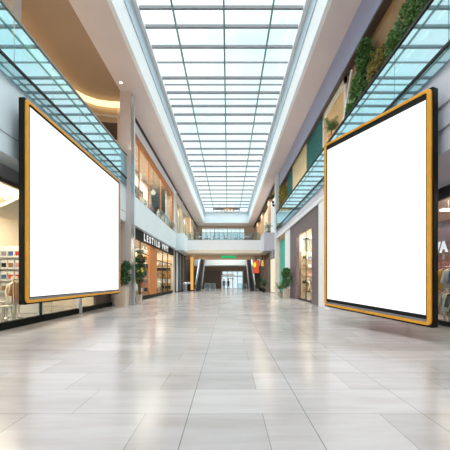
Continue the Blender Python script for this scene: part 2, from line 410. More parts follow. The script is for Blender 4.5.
# figures by skin modifier
def figure(name, pts, edges, m, parent, root=0, lvl=2):
    me = bpy.data.meshes.new(name); off = wloc(parent)
    me.from_pydata([Vector(p[:3]) for p in pts], edges, []); o = bpy.data.objects.new(name, me); COL.objects.link(o); o.parent = parent
    sk = o.modifiers.new('skin', 'SKIN'); sk.use_smooth_shade = True
    for i, p in enumerate(pts):
        me.skin_vertices[0].data[i].radius = (p[3], p[4] if len(p) > 4 else p[3])
    for v in me.skin_vertices[0].data: v.use_root = False
    me.skin_vertices[0].data[root].use_root = True
    ss = o.modifiers.new('subdivision', 'SUBSURF'); ss.levels = 1; ss.render_levels = lvl
    me.materials.append(m); return o
def body(sc=1.0, stride=.0, armbend=.05):
    P = [(0,0,.95,.15,.11), (0,0,1.12,.13,.10), (0,0,1.30,.16,.11), (0,0,1.43,.12,.08), (0,0,1.52,.05), (0,0,1.60,.075), (0,0.0,1.70,.08), (0,0,1.76,.05)]
    E = [(0,1),(1,2),(2,3),(3,4),(4,5),(5,6),(6,7)]
    for sgn in (-1, 1):
        i = len(P); st = stride*sgn
        P += [(.10*sgn,0,.86,.085), (.10*sgn, st*.5,.48,.058), (.10*sgn, st-.02,.09,.040), (.11*sgn, st-.16,.035,.034)]
        E += [(0,i),(i,i+1),(i+1,i+2),(i+2,i+3)]
        i = len(P)
        P += [(.19*sgn,0,1.41,.055), (.24*sgn,-st*.3+.02,1.14,.042), (.26*sgn,-st*.6-armbend,.88,.030), (.265*sgn,-st*.7-armbend-.03,.78,.030,.018)]
        E += [(3,i),(i,i+1),(i+1,i+2),(i+2,i+3)]
    return [(x*sc, y*sc, z*sc, *(r*sc for r in rr)) for x, y, z, *rr in P], E
def mannequin(loc, label, shirt, rot=0, group=None, sc=1.0):
    t = thing('mannequin', label, 'mannequin', loc, group); t.rotation_euler = (0, 0, rot)
    P, E = body(sc, .05); figure('figure', P, E, M['man'], t)
    off = Vector(loc)
    mb = MB().lathe(off+Vector((0, 0, .62*sc)), [(.22*sc, 0), (.185*sc, .3*sc), (.165*sc, .5*sc), (.205*sc, .74*sc), (.17*sc, .83*sc), (.075*sc, .88*sc)])
    mb.build('garment', CLOTH[shirt], t, smooth=True)
    MB().lathe(off, [(.24, 0), (.24, .02), (.03, .03), (.03, .05)]).build('base_plate', M['chrome'], t)
    return t
mannequin((-7.95, 9.9, .0), 'cream mannequin in a long cream top by the near left shop window', 'cream', 1.3)
mannequin((-8.6, 12.0, .0), 'mannequin in a white top, deeper inside the near left shop', 'white', 1.2)
mannequin((-9.1, 12.9, .0), 'mannequin in a tan top below the display shelf', 'tan', 1.0)
def stool(loc, label, m=None):
    t = thing('stool', label, 'stool', loc); x, y, z = loc
    MB().lathe((x, y, .62), [(.17, 0), (.19, .02), (.19, .06), (.16, .08)]).build('seat', m or M['man'], t)
    for i in range(4):
        a = math.pi/4+i*math.pi/2
        MB().tube((x+.2*math.cos(a), y+.2*math.sin(a), 0), (x+.12*math.cos(a), y+.12*math.sin(a), .63), .02).build('leg', m or M['man'], t)
    MB().lathe((x, y, .25), [(.165, 0), (.175, .01), (.165, .02)]).build('footring', M['chrome'], t)
stool((-7.85, 10.65, 0), 'cream round stool beside the cream mannequin in the near left shop')
def table(loc, label, wx, wy, h, m):
    t = thing('display_table', label, 'table', loc); x, y, z = loc
    B(x-wx/2, x+wx/2, y-wy/2, y+wy/2, h-.05, h).build('tabletop', m, t, bevel=.01)
    for a in (-1, 1):
        for b in (-1, 1):
            B(x+a*(wx/2-.06)-.03, x+a*(wx/2-.06)+.03, y+b*(wy/2-.06)-.03, y+b*(wy/2-.06)+.03, 0, h-.05).build('leg', m, t)
table((-8.7, 10.6, 0), 'cream display table inside the near left shop', .8, 1.3, .8, M['cream'])
for i, k in enumerate(['red', 'white', 'brown', 'blue']):
    o = B(-8.9, -8.55, 10.1+i*.3, 10.34+i*.3, .8, .88+.02*i).build('folded_garment', CLOTH[k], bevel=.02)
    tag(o, 'folded %s garment on the cream display table' % k, 'garment', 'folded garments on the cream table')
# suspended curved cream ceiling form and ceiling lamps
cf = MB()
pts = [(-10.8+3.2*i/14, 4.75-.55*math.sin(math.pi*i/14)**1.0) for i in range(15)]
cf.prism([(x, 11.2, z) for x, z in pts]+[(x, 11.2, z+.12) for x, z in reversed(pts)], (0, 1.6, 0))
tag(cf.build('ceiling_baffle', M['cream']), 'curved cream ceiling form hanging in the near left shop', 'ceiling panel')
def downlight(loc, label, r=.13, group=None):
    t = thing('downlight', label, 'ceiling light', loc, group); x, y, z = loc
    MB().lathe((x, y, z-.03), [(r, 0), (r*1.15, .015), (r*1.15, .03)]).build('trim_ring', M['chrome'], t)
    MB().lathe((x, y, z-.045), [(r*.7, 0), (r*.8, .016)]).build('lamp', M['lampcool'], t)
    return t
downlight((-8.5, 11.0, 5.16), 'round ceiling lamp nearest the window in the near left shop', .16)
downlight((-9.6, 13.0, 5.16), 'round ceiling lamp above the display shelf in the near left shop', .16)
downlight((-6.5, 18.2, ZS), 'small round downlight in the pink soffit above the left column', .12)
area('near_left_shop_lamp', (-9.0, 11.5, 5.05), 2.5, 10, 760)

# ------------------------------------------------------------------ LEFT SIGN SHOP (Y 21 .. 38)
XS = 7.0
room('left', 20.2, 38.6, XS+.05, 10.6, 5.44, M['cream'], M['tan'], 'the shop under the black sign')
sf = thing('shopfront', 'left shopfront with an orange pillar below the black lettered sign', 'shopfront', (-XS, 29, 0))
B(-XS-.1, -XS+.1, 21.2, 37.6, 0, .3).build('plinth', M['black'], sf)
B(-XS-.12, -XS+.08, 26.7, 29.2, 0, 4.7).build('pillar', M['orange'], sf)
B(-XS-.1, -XS+.18, 37.4, 38.6, 0, 5.44).build('pilaster', M['beige'], sf)
B(-XS-.1, -XS+.1, 20.2, 21.3, 0, 5.44).build('jamb', M['cream'], sf)
for a, b in ((21.3, 23.8), (23.9, 26.45), (29.35, 32), (32.1, 34.7), (34.8, 37.35)):
    B(-XS+.0, -XS+.02, a, b, .3, 4.7).build('glass_pane', M['shopglass'], sf)
for y in (23.85, 32.05, 34.75): B(-XS-.03, -XS+.05, y-.04, y+.04, .3, 4.7).build('mullion', M['dark'], sf)
B(-XS-.03, -XS+.05, 29.3, 37.4, 3.5, 3.58).build('transom', M['dark'], sf)
B(-XS-.03, -XS+.05, 21.3, 26.5, 3.72, 3.80).build('transom', M['dark'], sf)
sg = thing('shop_sign', 'long black sign board with white capital letters above the orange pillar shop', 'sign', (-XS, 29, 4.7))
sgb = B(-XS-.05, -XS+.22, 21.0, 37.5, 4.7, 5.45).build('board', M['black'], sg)
def letters(txt, parent, start, adv, size, facing, m, thick=.03, ws=1.0, stepx=None):
    """facing +1: read on the left wall (text runs to +Y), -1: on the right wall (text runs to -Y)"""
    off = wloc(parent); x, y, z = start
    for i, ch in enumerate(txt):
        if ch == ' ': y += adv*facing; continue
        cu = bpy.data.curves.new('letter', 'FONT'); cu.body = ch; cu.size = size; cu.extrude = thick/2; cu.align_x = 'CENTER'; cu.offset = .028*size
        tmp = bpy.data.objects.new('letter_text', cu); COL.objects.link(tmp)
        dg = bpy.context.evaluated_depsgraph_get(); dg.update()
        me = bpy.data.meshes.new_from_object(tmp.evaluated_get(dg)); bpy.data.objects.remove(tmp)
        mw = Matrix(((0, 0, facing, 0), (facing*ws, 0, 0, 0), (0, 1, 0, 0), (0, 0, 0, 1)))
        me.transform(mw); me.name = 'letter'; me.materials.clear(); me.materials.append(m)
        o = bpy.data.objects.new('letter', me); COL.objects.link(o); o.parent = parent; o.location = Vector((x, y, z))-off
        y += adv*facing
letters('LESTILO VVPT', sgb, (-XS+.23, 24.4, 4.79), .84, .80, 1, M['letter'], ws=1.15)
# contents
t = thing('yellow_sign', 'small yellow lit panel left of the orange pillar', 'sign', (-8.2, 28.1, 1.9))
B(-8.55, -7.85, 28.0, 28.1, 1.9, 2.9).build('board', M['grey'], t); B(-8.5, -7.9, 27.98, 28.0, 1.95, 2.85).build('face', M['yellow'], t)
MB().tube((-8.2, 28.1, 2.9), (-8.2, 28.1, 5.33), .02).build('hanger', M['chrome'], t)
rackset('left of the orange pillar', -8.4, 22.4, 25.6, 1.7, ['white', 'grey', 'black', 'cream', 'brown', 'black', 'white'])
rackset('right of the orange pillar', -8.4, 30.2, 33.8, 1.7, ['black', 'brown', 'cream', 'black', 'grey', 'tan', 'black'], True)
rackset('at the far end of the sign shop', -8.3, 34.6, 37.0, 1.7, ['mustard', 'black', 'tan', 'cream', 'brown'])
rackset('high behind the orange pillar', -9.7, 23.0, 27.5, 3.5, ['grey', 'black', 'tan', 'black', 'brown', 'white'])
mannequin((-7.6, 24.6, .0), 'mannequin in a white top behind the glass left of the orange pillar', 'white', 1.4)
mannequin((-7.7, 31.2, .0), 'mannequin in a black top just right of the orange pillar', 'black', 1.4)
mannequin((-7.7, 33.4, .0), 'mannequin in a cream top at the middle of the right window of the sign shop', 'cream', 1.4)
for i, (y, k) in enumerate(((30.4, 'black'), (31.6, 'grey'), (32.8, 'brown'), (34.2, 'black'), (35.6, 'grey'))):
    t = thing('banner', '%s hanging banner, %s from the orange pillar in the sign shop' % (k, ORD[i]), 'banner', (-8.9, y, 3.0), 'banners hanging in the sign shop')
    B(-9.25, -8.55, y-.01, y+.01, 3.0, 4.7).build('cloth', CLOTH[k], t); MB().tube((-9.3, y, 4.72), (-8.5, y, 4.72), .02).build('rod', M['chrome'], t)
    MB().tube((-8.9, y, 4.72), (-8.9, y, 5.33), .01).build('cord', M['chrome'], t)
for i, y in enumerate((22.5, 25, 30.5, 33, 35.5)):
    downlight((-8.0, y, 5.32), 'round ceiling lamp in the sign shop, %s from the near end' % ORD[i], .16, 'ceiling lamps in the sign shop')
area('sign_shop_lamp', (-8.8, 29.5, 5.2), 2.6, 16, 1000)

SP = {}
def side_shelf(label, short, x, y0, y1, z, levels, keys, n, group):
    t = thing('goods_shelf', label, 'shelf', (x, (y0+y1)/2, z))
    H = levels*.8+.3
    B(x-.03, x, y0, y1, z, z+H).build('back_panel', M['wood'], t)
    for y in (y0, y1): B(x, x+.4, y-.03, y+.03, z, z+H).build('side_panel', M['rail'], t)
    for r in range(levels+1): B(x, x+.4, y0, y1, z+.1+r*.8, z+.14+r*.8).build('shelf_board', M['rail'], t)
    names = ['bottom', 'second', 'third', 'fourth', 'fifth']
    for r in range(levels):
        for c in range(n):
            k = keys[(r*3+c*2) % len(keys)]; y = y0+(y1-y0)*(c+.5)/n; zz = z+.14+r*.8
            lab = '%s storage box, %s from near end, %s shelf, %s' % (k, ORD[c], names[r], short)
            if k not in SP:
                o = thing('storage_box', lab, 'box', (x+.2, y, zz), group)
                B(x+.04, x+.36, y-.26, y+.26, zz, zz+.42).build('carton', CLOTH[k], o); B(x+.03, x+.37, y-.27, y+.27, zz+.42, zz+.5).build('lid', CLOTH['tan'], o)
                SP[k] = o
            else:
                o = copytree(SP[k], (x+.2, y, zz)); o['label'] = lab; o['group'] = group
side_shelf('tall wall shelf of boxes at the back of the sign shop, left of the pillar', 'left of the orange pillar', -10.55, 21.0, 27.4, .2, 4, ['black', 'brown', 'white', 'grey', 'tan', 'red'], 7, 'boxes on the shelf left of the orange pillar')
side_shelf('tall wall shelf of boxes at the back of the sign shop, right of the pillar', 'right of the orange pillar', -10.55, 31.0, 38.2, .2, 4, ['brown', 'black', 'grey', 'mustard', 'black', 'tan'], 8, 'boxes on the shelf right of the orange pillar')
def cross_shelf(label, where, x0, x1, y, keys, n):
    zs = [.5, 1.25, 2.0, 2.75, 3.5]
    shelf('display_shelf', label, x0, x1, y, zs, .6, M['wood'], .45)
    for r, z in enumerate(zs):
        for c in range(n):
            k = keys[(r*2+c*3) % len(keys)]; x = x0+(x1-x0)*(c+.5)/n
            if r % 2 == 0:
                o = thing('storage_tin', '%s round tin, %s from left, %s shelf %s' % (k, ORD[c], ['bottom', '', 'middle', '', 'top'][r], where), 'tin', (x, y+.2, z), 'tins ' + where) if ('t', k) not in SP else copytree(SP['t', k], (x, y+.2, z))
                if ('t', k) not in SP:
                    MB().lathe((x, y+.2, z), [(.14, 0), (.15, .02), (.15, .34)]).build('body', CLOTH[k], o); MB().lathe((x, y+.2, z+.34), [(.16, 0), (.16, .05), (.05, .07)]).build('lid', M['chrome'], o); SP['t', k] = o
                o['label'] = '%s round tin, %s from left, %s shelf %s' % (k, ORD[c], ['bottom', '', 'middle', '', 'top'][r], where); o['group'] = 'tins ' + where
            else:
                lab = '%s square carton, %s from left, %s shelf %s' % (k, ORD[c], ['', 'second', '', 'fourth'][r], where)
                if ('c', k) not in SP:
                    o = thing('carton', lab, 'box', (x, y+.2, z), 'cartons ' + where)
                    B(x-.16, x+.16, y+.06, y+.36, z, z+.42).build('body', CLOTH[k], o); B(x-.165, x+.165, y+.055, y+.365, z+.42, z+.5).build('lid', CLOTH['cream'], o); SP['c', k] = o
                else:
                    o = copytree(SP['c', k], (x, y+.2, z)); o['label'] = lab; o['group'] = 'cartons ' + where
cross_shelf('dark goods shelf closing the far end of the sign shop', 'at the far end of the sign shop', -9.6, -7.3, 38.05, ['black', 'brown', 'grey', 'black', 'mustard', 'white'], 6)
cross_shelf('goods shelf behind the orange pillar, facing the near window', 'behind the orange pillar', -9.9, -7.3, 28.8, ['black', 'grey', 'brown', 'white', 'black', 'red'], 6)
side_shelf('wall shelf of boxes on the back wall of the upper left shop', 'upper left shop', -10.15, 24.5, 34.5, 7.5, 5, ['white', 'tan', 'grey', 'pink', 'brown', 'cream'], 9, 'boxes on the shelf of the upper left shop')
# ------------------------------------------------------------------ LEFT UPPER: balustrade
def balustrade(label, s, x, y0, y1, zt, zm, zb, topm, n):
    t = thing('glass_balustrade', label, 'balustrade', (s*x, (y0+y1)/2, zb))
    step = (y1-y0)/n
    for i in range(n):
        B(s*(x-.012), s*(x+.012), y0+i*step+.012, y0+(i+1)*step-.012, zm+.03, zt-.04).build('glass_panel', M['balglass'], t)
    B(s*(x-.012), s*(x+.012), y0, y1, zb, zm-.03).build('lower_glass', M['balglass2'], t)
    B(s*(x-.05), s*(x+.05), y0, y1, zt-.04, zt+.05).build('top_rail', topm, t)
    B(s*(x-.04), s*(x+.04), y0, y1, zm-.04, zm+.04).build('base_rail', M['dark'], t)
    return t
balustrade('tall blue-tinted glass balustrade of the left upper walkway', -1, 6.43, YB+.02, 19.0, 9.50, 8.05, 7.55, M['rail'], 13)
MB  # left upper walkway furniture
struct('column_left', B(-9.3, -8.85, 12.4, 12.85, 7.65, ZS+.1), M['white'], label='white column on the left upper walkway')
path = [(-7.1, 20.3), (-7.9, 20.25), (-8.7, 20.05), (-9.3, 19.6), (-9.75, 18.9), (-10.0, 17.6), (-10.1, 15.5), (-10.1, 8.0), (-10.1, YB)]
cv = MB().ribbon(path, -.06, 13.28, 13.66).build('cove_light', M['cove']); tag(cv, 'glowing warm curved cove strip under the brown left ceiling', 'cove light')
p_in = [(x-.28 if i > 3 else x, y+.28 if i <= 5 else y) for i, (x, y) in enumerate(path)]
struct('wall_left', MB().ribbon(p_in, -.1, 12.35, 13.7), M['tan'], label='curved tan bulkhead below the cove on the left upper floor')
struct('trim_12', MB().ribbon(path, -.12, 12.62, 12.74), M['cream'], label='thin curved cream ledge under the cove')
struct('wall_left', MB().ribbon(p_in, -.12, 11.2, 12.35), M['brown_dark'], label='dark brown curved band on the left upper floor')
struct('wall_left', MB().ribbon(p_in, -.1, 7.65, 11.2), M['cream'], label='pale curved wall at the back of the left upper walkway')
area('left_walkway_uplight', (-9.3, 14, 9.5), 1.0, 8, 90, (1, .72, .42), (math.pi, 0, 0))

# LEFT UPPER SHOP
XU = 7.0
room2 = MB().box(-10.4, -10.2, 20.6, 40, 7.45, 13.6).box(-10.4, -7.0, 20.55, 20.7, 7.45, 13.6)
struct('wall_left', room2, M['cream'], label='cream back wall of the left upper shop')
sf = thing('shopfront', 'upper left shopfront with white outer frame and orange inner frame', 'shopfront', (-XU, 30, 7.45))
B(-XU, -XU+.16, 20.7, 39.2, 12.55, 13.25).build('frame_top', M['white'], sf)
B(-XU, -XU+.16, 37.9, 39.2, 7.45, 12.55).build('frame_side', M['white'], sf)
B(-XU-.12, -XU+.1, 20.7, 37.9, 12.1, 12.55).build('orange_lintel', M['orange'], sf)
B(-XU-.12, -XU+.1, 37.0, 37.9, 7.45, 12.1).build('orange_jamb', M['orange'], sf)
for y in (23.6, 26.5, 31.2): B(-XU-.05, -XU+.04, y-.06, y+.06, 7.45, 12.1).build('mullion', M['orange'], sf)
for a, b in ((20.75, 23.5), (23.7, 26.4), (26.6, 31.1), (31.3, 36.95)):
    B(-XU, -XU+.02, a, b, 7.5, 12.1).build('glass_pane', M['shopglass'], sf)
area('upper_left_shop_lamp', (-8.6, 30, 13.3), 2.2, 16, 1050, (1, .90, .76))
for i, y in enumerate((22.6, 27.5, 32.5)):
    t = thing('pendant_lamp', 'hanging glass lamp in the upper left shop, %s from the column' % ORD[i], 'lamp', (-8.1, y, 10.8), 'hanging lamps in the upper left shop')
    MB().lathe((-8.1, y, 10.8), [(.05, 0), (.22, .1), (.26, .3), (.12, .55), (.03, .62)]).build('lamp_shade', M['creamlight'], t, smooth=True)
    MB().tube((-8.1, y, 11.4), (-8.1, y, 13.6), .012).build('cord', M['dark'], t)
def upstand(where, x, y0, y1, keys, z):
    rk = thing('clothes_rack', 'chrome clothes rack ' + where, 'clothes rack', (x, (y0+y1)/2, z))
    MB().tube((x, y0, z+1.7), (x, y1, z+1.7), .018).build('rail', M['chrome'], rk)
    for y in (y0, y1): MB().tube((x, y, z), (x, y, z+1.7), .018).build('upright', M['chrome'], rk)
    for i, k in enumerate(keys):
        y = y0+.2+(y1-y0-.4)*i/(len(keys)-1)
        hang(x, y, z+1.7, k, '%s jacket, %s from near end of rack %s' % (k, ORD[i], where), 'garments on the rack ' + where)
upstand('nearest in the upper left shop', -7.6, 21.3, 24.6, ['black', 'red', 'brown', 'mustard', 'black', 'grey'], 7.45)
upstand('at the middle of the upper left shop', -7.8, 26.8, 30.5, ['cream', 'grey', 'white', 'tan', 'blue', 'brown'], 7.45)
mannequin((-7.5, 32.3, 7.45), 'mannequin in a grey top at the far end of the upper left shop window', 'grey', 1.4)
mannequin((-7.5, 34.6, 7.45), 'mannequin in a tan top beside the orange jamb upstairs', 'tan', 1.4)
# far left upper bays
sf = thing('shopfront', 'far left upper shopfront with beige pillars beyond the white frame', 'shopfront', (-XU, 50, 7.45))
for y in (39.3, 44.5, 51, 58, 65.5): B(-XU-.3, -XU+.2, y, y+.9, 7.45, 13.25).build('pillar', M['beige'], sf)
B(-XU-.1, -XU+.1, 40.2, 65.5, 12.2, 13.25).build('header', M['beige'], sf)
B(-XU-1.2, -XU-1.1, 39.3, 66.4, 7.45, 13.25).build('back_panel', M['cream'], sf)
for a, b in ((40.3, 44.4), (45.5, 50.9), (52, 57.9), (59, 65.4)):
    B(-XU, -XU+.02, a, b, 7.5, 12.2).build('glass_pane', M['shopglass'], sf)
    for k in (1, 2):
        y = a+(b-a)*k/3; B(-XU-.02, -XU+.04, y-.04, y+.04, 7.5, 12.2).build('mullion', M['rail'], sf)
struct('trim_13', B(-14, -6.5, 40, YE, 5.45, 7.45), M['fascia'], label='pale slab edge on the far left beyond the bridge')
t = thing('glowing_lamp', 'tall warm glowing lamp on the far left upper wall', 'lamp', (-6.5, 52, 8.6))
B(-6.8, -6.55, 51.6, 52.4, 9.6, 12.4).build('back_plate', M['amber'], t); B(-6.55, -6.45, 51.75, 52.25, 9.8, 12.2).build('diffuser', M['creamlight'], t)
area('far_left_shop_lamp', (-7.6, 52, 12.9), .6, 20, 320)
# low rail on the left slab edge
def railing(label, pts, z, h, nposts, loc):
    t = thing('railing', label, 'railing', loc)
    for i in range(len(pts)-1):
        a = Vector((*pts[i], z)); b = Vector((*pts[i+1], z)); d = b-a
        up = Vector((0, 0, 1)); nn = d.normalized().cross(up)*.012
        def slab(z0, z1, th):
            n2 = d.normalized().cross(up)*th
            return MB().hexa([a-n2+up*z0, b-n2+up*z0, b+n2+up*z0, a+n2+up*z0], [a-n2+up*z1, b-n2+up*z1, b+n2+up*z1, a+n2+up*z1])
        slab(.02, h-.03, .008).build('glass_panel', M['railglass'], t)
        slab(h-.04, h+.02, .03).build('top_rail', M['rail'], t)
        slab(0, .05, .03).build('base_rail', M['dark'], t)
        for k in range(nposts+1):
            p = a+d*k/nposts; MB().tube(p, p+up*h, .022, 6).build('post', M['rail'], t)
    return t
railing('glass railing with thin posts on the left slab edge above the sign', [(-6.58, 29), (-6.58, 37.4)], 7.45, 1.0, 7, (-6.58, 33, 7.45))

# ------------------------------------------------------------------ BRIDGE
struct('bridge', B(-6.5, 5.6, 41.5, 45.5, 5.75, 7.13), M['white'], label='white walkway bridge crossing the hall')
struct('ceiling', B(-6.5, 5.6, 41.5, 45.5, 5.3, 5.75), M['cream'], label='cream underside of the bridge')
struct('bridge', B(-6.75, -5.55, 37.5, 41.5, 5.35, 7.45), M['fascia'], label='solid pale blue parapet corner at the left end of the bridge')
struct('bridge', B(4.5, 6.0, 37.5, 41.5, 5.3, 7.55), M['fascia_far'], label='solid lavender parapet corner at the right end of the bridge')
railing('long glass railing with thin dark posts along the bridge', [(-5.55, 41.58), (4.5, 41.58)], 7.13, 1.05, 16, (-.5, 41.58, 7.13))
railing('short glass railing on the lavender corner block', [(4.6, 37.6), (5.3, 37.6)], 7.55, .9, 2, (5, 37.6, 7.55))
g = thing('hanging_sign', 'green lit sign hanging under the bridge', 'sign', (0, 42.5, 4.65))
B(-1.0, 1.1, 42.44, 42.56, 4.65, 5.08).build('sign_board', M['grey'], g); B(-.96, 1.06, 42.42, 42.44, 4.68, 5.05).build('sign_face', M['green'], g)
for x in (-.7, .8): MB().tube((x, 42.5, 5.08), (x, 42.5, 5.3), .015).build('hanger', M['dark'], g)
struct('trim_14', B(-6.5, 5.6, 45.5, 46, 4.75, 5.75), M['tan'], label='tan beam behind the bridge underside')
# cafe seats on the bridge
def chair(loc, label, m, rot):
    x, y, z = loc
    t = thing('cafe_chair', label, 'chair', loc, 'chairs on the bridge')
    B(x-.22, x+.22, y-.22, y+.22, z+.43, z+.47).build('seat', m, t)
    B(x-.21, x+.21, y+.18, y+.22, z+.55, z+.9).build('backrest', m, t)
    for a in (-1, 1):
        for b in (-1, 1): MB().tube((x+a*.19, y+b*.19, z), (x+a*.19, y+b*.19, z+(.56 if b > 0 else .43)), .016, 6).build('leg', M['dark'], t)
    t.rotation_euler = (0, 0, rot); return t
def ctable(loc, label):
    x, y, z = loc; t = thing('cafe_table', label, 'table', loc, 'tables on the bridge')
    MB().lathe((x, y, z+.72), [(.38, 0), (.4, .015), (.4, .03)]).build('tabletop', M['white'], t)
    MB().tube((x, y, z), (x, y, z+.72), .03, 8).build('pedestal', M['dark'], t)
    MB().lathe((x, y, z), [(.25, 0), (.25, .02), (.04, .04)]).build('foot', M['dark'], t)
ZB = 7.13; nth = ['first', 'second', 'third', 'fourth']
for i, x in enumerate((-3.9, -2.1, .4, 2.6)):
    ctable((x, 43.3, ZB), 'small round white table on the bridge, %s from the left' % nth[i])
    chair((x-.7, 43.3, ZB), 'dark chair on the bridge, left of the %s table from the left' % nth[i], M['cloth_dark'], math.pi/2)
    chair((x+.7, 43.3, ZB), 'dark chair on the bridge, right of the %s table from the left' % nth[i], M['cloth_navy'], -math.pi/2)

# ------------------------------------------------------------------ END WALLS
we = MB().box(-14, 14, YE, YE+.3, 0, 10.0).box(-14, -5.8, YE, YE+.3, 10, ZS).box(3.6, 14, YE, YE+.3, 10, ZS).box(-5.8, 3.6, YE, YE+.3, 13.0, ZS)
struct('wall_end', we, M['tan'], label='tan end wall of the hall')
wn = struct('window_2', B(-5.8, 3.6, YE+.05, YE+.15, 12.85, 13.0).box(-5.8, 3.6, YE+.05, YE+.15, 10, 10.12), M['white'], label='band of tall windows across the far upper end wall')
for i in range(11):
    x = -5.8+9.4*i/10; B(x-.06, x+.06, YE+.02, YE+.18, 10, 13).build('mullion', M['white'] if i % 3 else M['grey'], wn)
B(-5.8, 3.6, YE+.08, YE+.1, 10.1, 12.9).build('pane', M['skyglass'], wn)
struct('trim_15', B(-5.8, 3.6, YE-.25, YE, 12.98, 13.15), M['white'], label='white lintel above the far windows')
struct('wall_left', B(-7.4, -7.2, 39, YE, 0, 5.45), M['brown_dark'], label='dark wall behind the far left ground floor')
# mezzanine
mz = [(-6 + 12*i/16, 53.2-1.2*math.sin(math.pi*i/16)) for i in range(17)]
struct('bridge', MB().prism([(x, y, 4.15) for x, y in mz]+[(6, 58, 4.15), (-6, 58, 4.15)], (0, 0, .95)), M['fascia'], label='pale curved mezzanine edge beyond the bridge')
t = thing('railing', 'dark slender railing on the curved mezzanine edge', 'railing', (0, 53, 5.1))
tr = MB()
for i in range(4, 12): tr.tube((*mz[i], 6.1), (*mz[i+1], 6.1), .035, 6)
tr.build('top_rail', M['rail'], t)
for i in range(4, 13): MB().tube((*mz[i], 5.1), (*mz[i], 6.1), .025, 6).build('post', M['rail'], t)
struct('wall_end', B(-8, -1.2, 57, 57.3, 0, 4.15).box(2.9, 8, 57, 57.3, 0, 4.15).box(-1.2, 2.9, 57, 57.3, 3.35, 4.15), M['brown_mid'], label='brown grey wall around the far entrance doors')
struct('wall_end', B(-8, 8, 56.4, 56.7, 3.3, 4.15), M['brown_ceiling'], label='brown lintel below the mezzanine')
dr = struct('door_1', B(-1.2, -1.05, 56.95, 57.2, 0, 3.35).box(2.75, 2.9, 56.95, 57.2, 0, 3.35).box(-1.2, 2.9, 56.95, 57.2, 3.2, 3.35), M['white'], label='bright glass entrance doors at the far end')
for x in (-.1, .85, 1.8): B(x-.05, x+.05, 57, 57.15, 0, 3.2).build('stile', M['white'], dr)
B(-1.05, 2.75, 57, 57.15, 2.25, 2.4).build('transom', M['white'], dr)
B(-1.05, 2.75, 57.05, 57.08, 0, 3.2).build('pane', M['skyglass'], dr)
struct('daylight_panel', B(-1.2, 2.9, 60, 60.1, 0, 4), M['doorlight'], label='daylight seen beyond the far doors')  # glowing slab standing for the daylight outside, not a window
# white entrance portal
t = thing('entrance_portal', 'white gate frame standing before the far doors', 'gate', (-.2, 47.5, 0))
B(-1.05, -.85, 47.4, 47.6, 0, 2.55).build('post', M['white'], t); B(.65, .85, 47.4, 47.6, 0, 2.0).build('post', M['white'], t)
B(-1.05, 1.0, 47.4, 47.6, 2.3, 2.55).build('lintel', M['white'], t)
B(-.2, 1.0, 47.35, 47.4, 1.75, 1.95).build('crossbar', M['fascia'], t)
# people
def person(loc, label, m, legm, rot, stride):
    t = thing('person', label, 'person', loc); t.rotation_euler = (0, 0, rot)
    P, E = body(.97, stride); figure('body', P, E, m, t)
    x, y, z = loc
    MB().ball((x, y-.012, z+1.63), .088, .10, .115, 12, 9).build('face', M['skin'], t, smooth=True)
    MB().ball((x, y+.012, z+1.67), .100, .105, .105, 12, 9).build('hair', M['hair'], t, smooth=True)
    return t
person((-.62, 45.6, 0), 'person in dark clothes standing under the left side of the white gate', M['cloth_dark'], None, 0, .05)
person((0.05, 45.4, 0), 'person in navy clothes walking at the middle of the hall beside the white gate', M['cloth_navy'], None, 0, .16)

# escalators
def escalator(label, x, s):
    y0, y1, zt = 43.6, 51.3, 5.05; w = 1.0
    t = thing('escalator', label, 'escalator', (x, y0, 0), 'escalators beyond the bridge')
    st = MB(); nst = 34
    for i in range(nst):
        a = y0+(y1-y0)*i/nst; b = y0+(y1-y0)*(i+1)/nst; z = zt*(i+1)/nst
        st.box(x-w/2+.2, x+w/2-.2, a, b, max(0, z-.5), z)
    st.build('steps', M['step'], t)
    for q in (-1, 1):
        xx = x+q*(w/2-.1)
        MB().prism([(xx-.1, y0-.8, 0), (xx-.1, y0+.4, 0), (xx-.1, y1, zt-.6), (xx-.1, y1+.4, zt), (xx-.1, y1+.4, zt+.25), (xx-.1, y1, zt+.25), (xx-.1, y0, .3), (xx-.1, y0-.8, .3)], (.2, 0, 0)).build('side_panel', M['panelgrey'], t)
        MB().prism([(xx-.02, y0-.7, .3), (xx-.02, y0, .3), (xx-.02, y1, zt+.25), (xx-.02, y1, zt+1.0), (xx-.02, y0, 1.0), (xx-.02, y0-.7, 1.0)], (.04, 0, 0)).build('balustrade', M['dark'] if q*s < 0 else M['railglass'], t)
        MB().tube((xx, y0-.8, .95), (xx, y0, 1.02), .05, 8).tube((xx, y0, 1.02), (xx, y1, zt+1.02), .05, 8).build('handrail', M['dark'] if q*s < 0 else M['steel'], t)
    return t
escalator('left escalator rising away beneath the bridge', -4.35, -1)
escalator('right escalator rising away beneath the bridge', 3.55, 1)
for i, (x0, x1, wd) in enumerate(((-3.5, -1.9, 'left'), (1.4, 2.8, 'right'))):
    t = thing('glass_barrier', 'low grey glass barrier beside the %s escalator' % wd, 'barrier', ((x0+x1)/2, 45, 0))
    B(x0, x1, 44.98, 45.02, .05, 1.05).build('glass_panel', M['railglass'], t); B(x0, x1, 44.96, 45.04, 1.05, 1.1).build('top_rail', M['steel'], t)
    for x in (x0, (x0+x1)/2, x1): B(x-.03, x+.03, 44.96, 45.04, 0, 1.05).build('post', M['steel'], t)
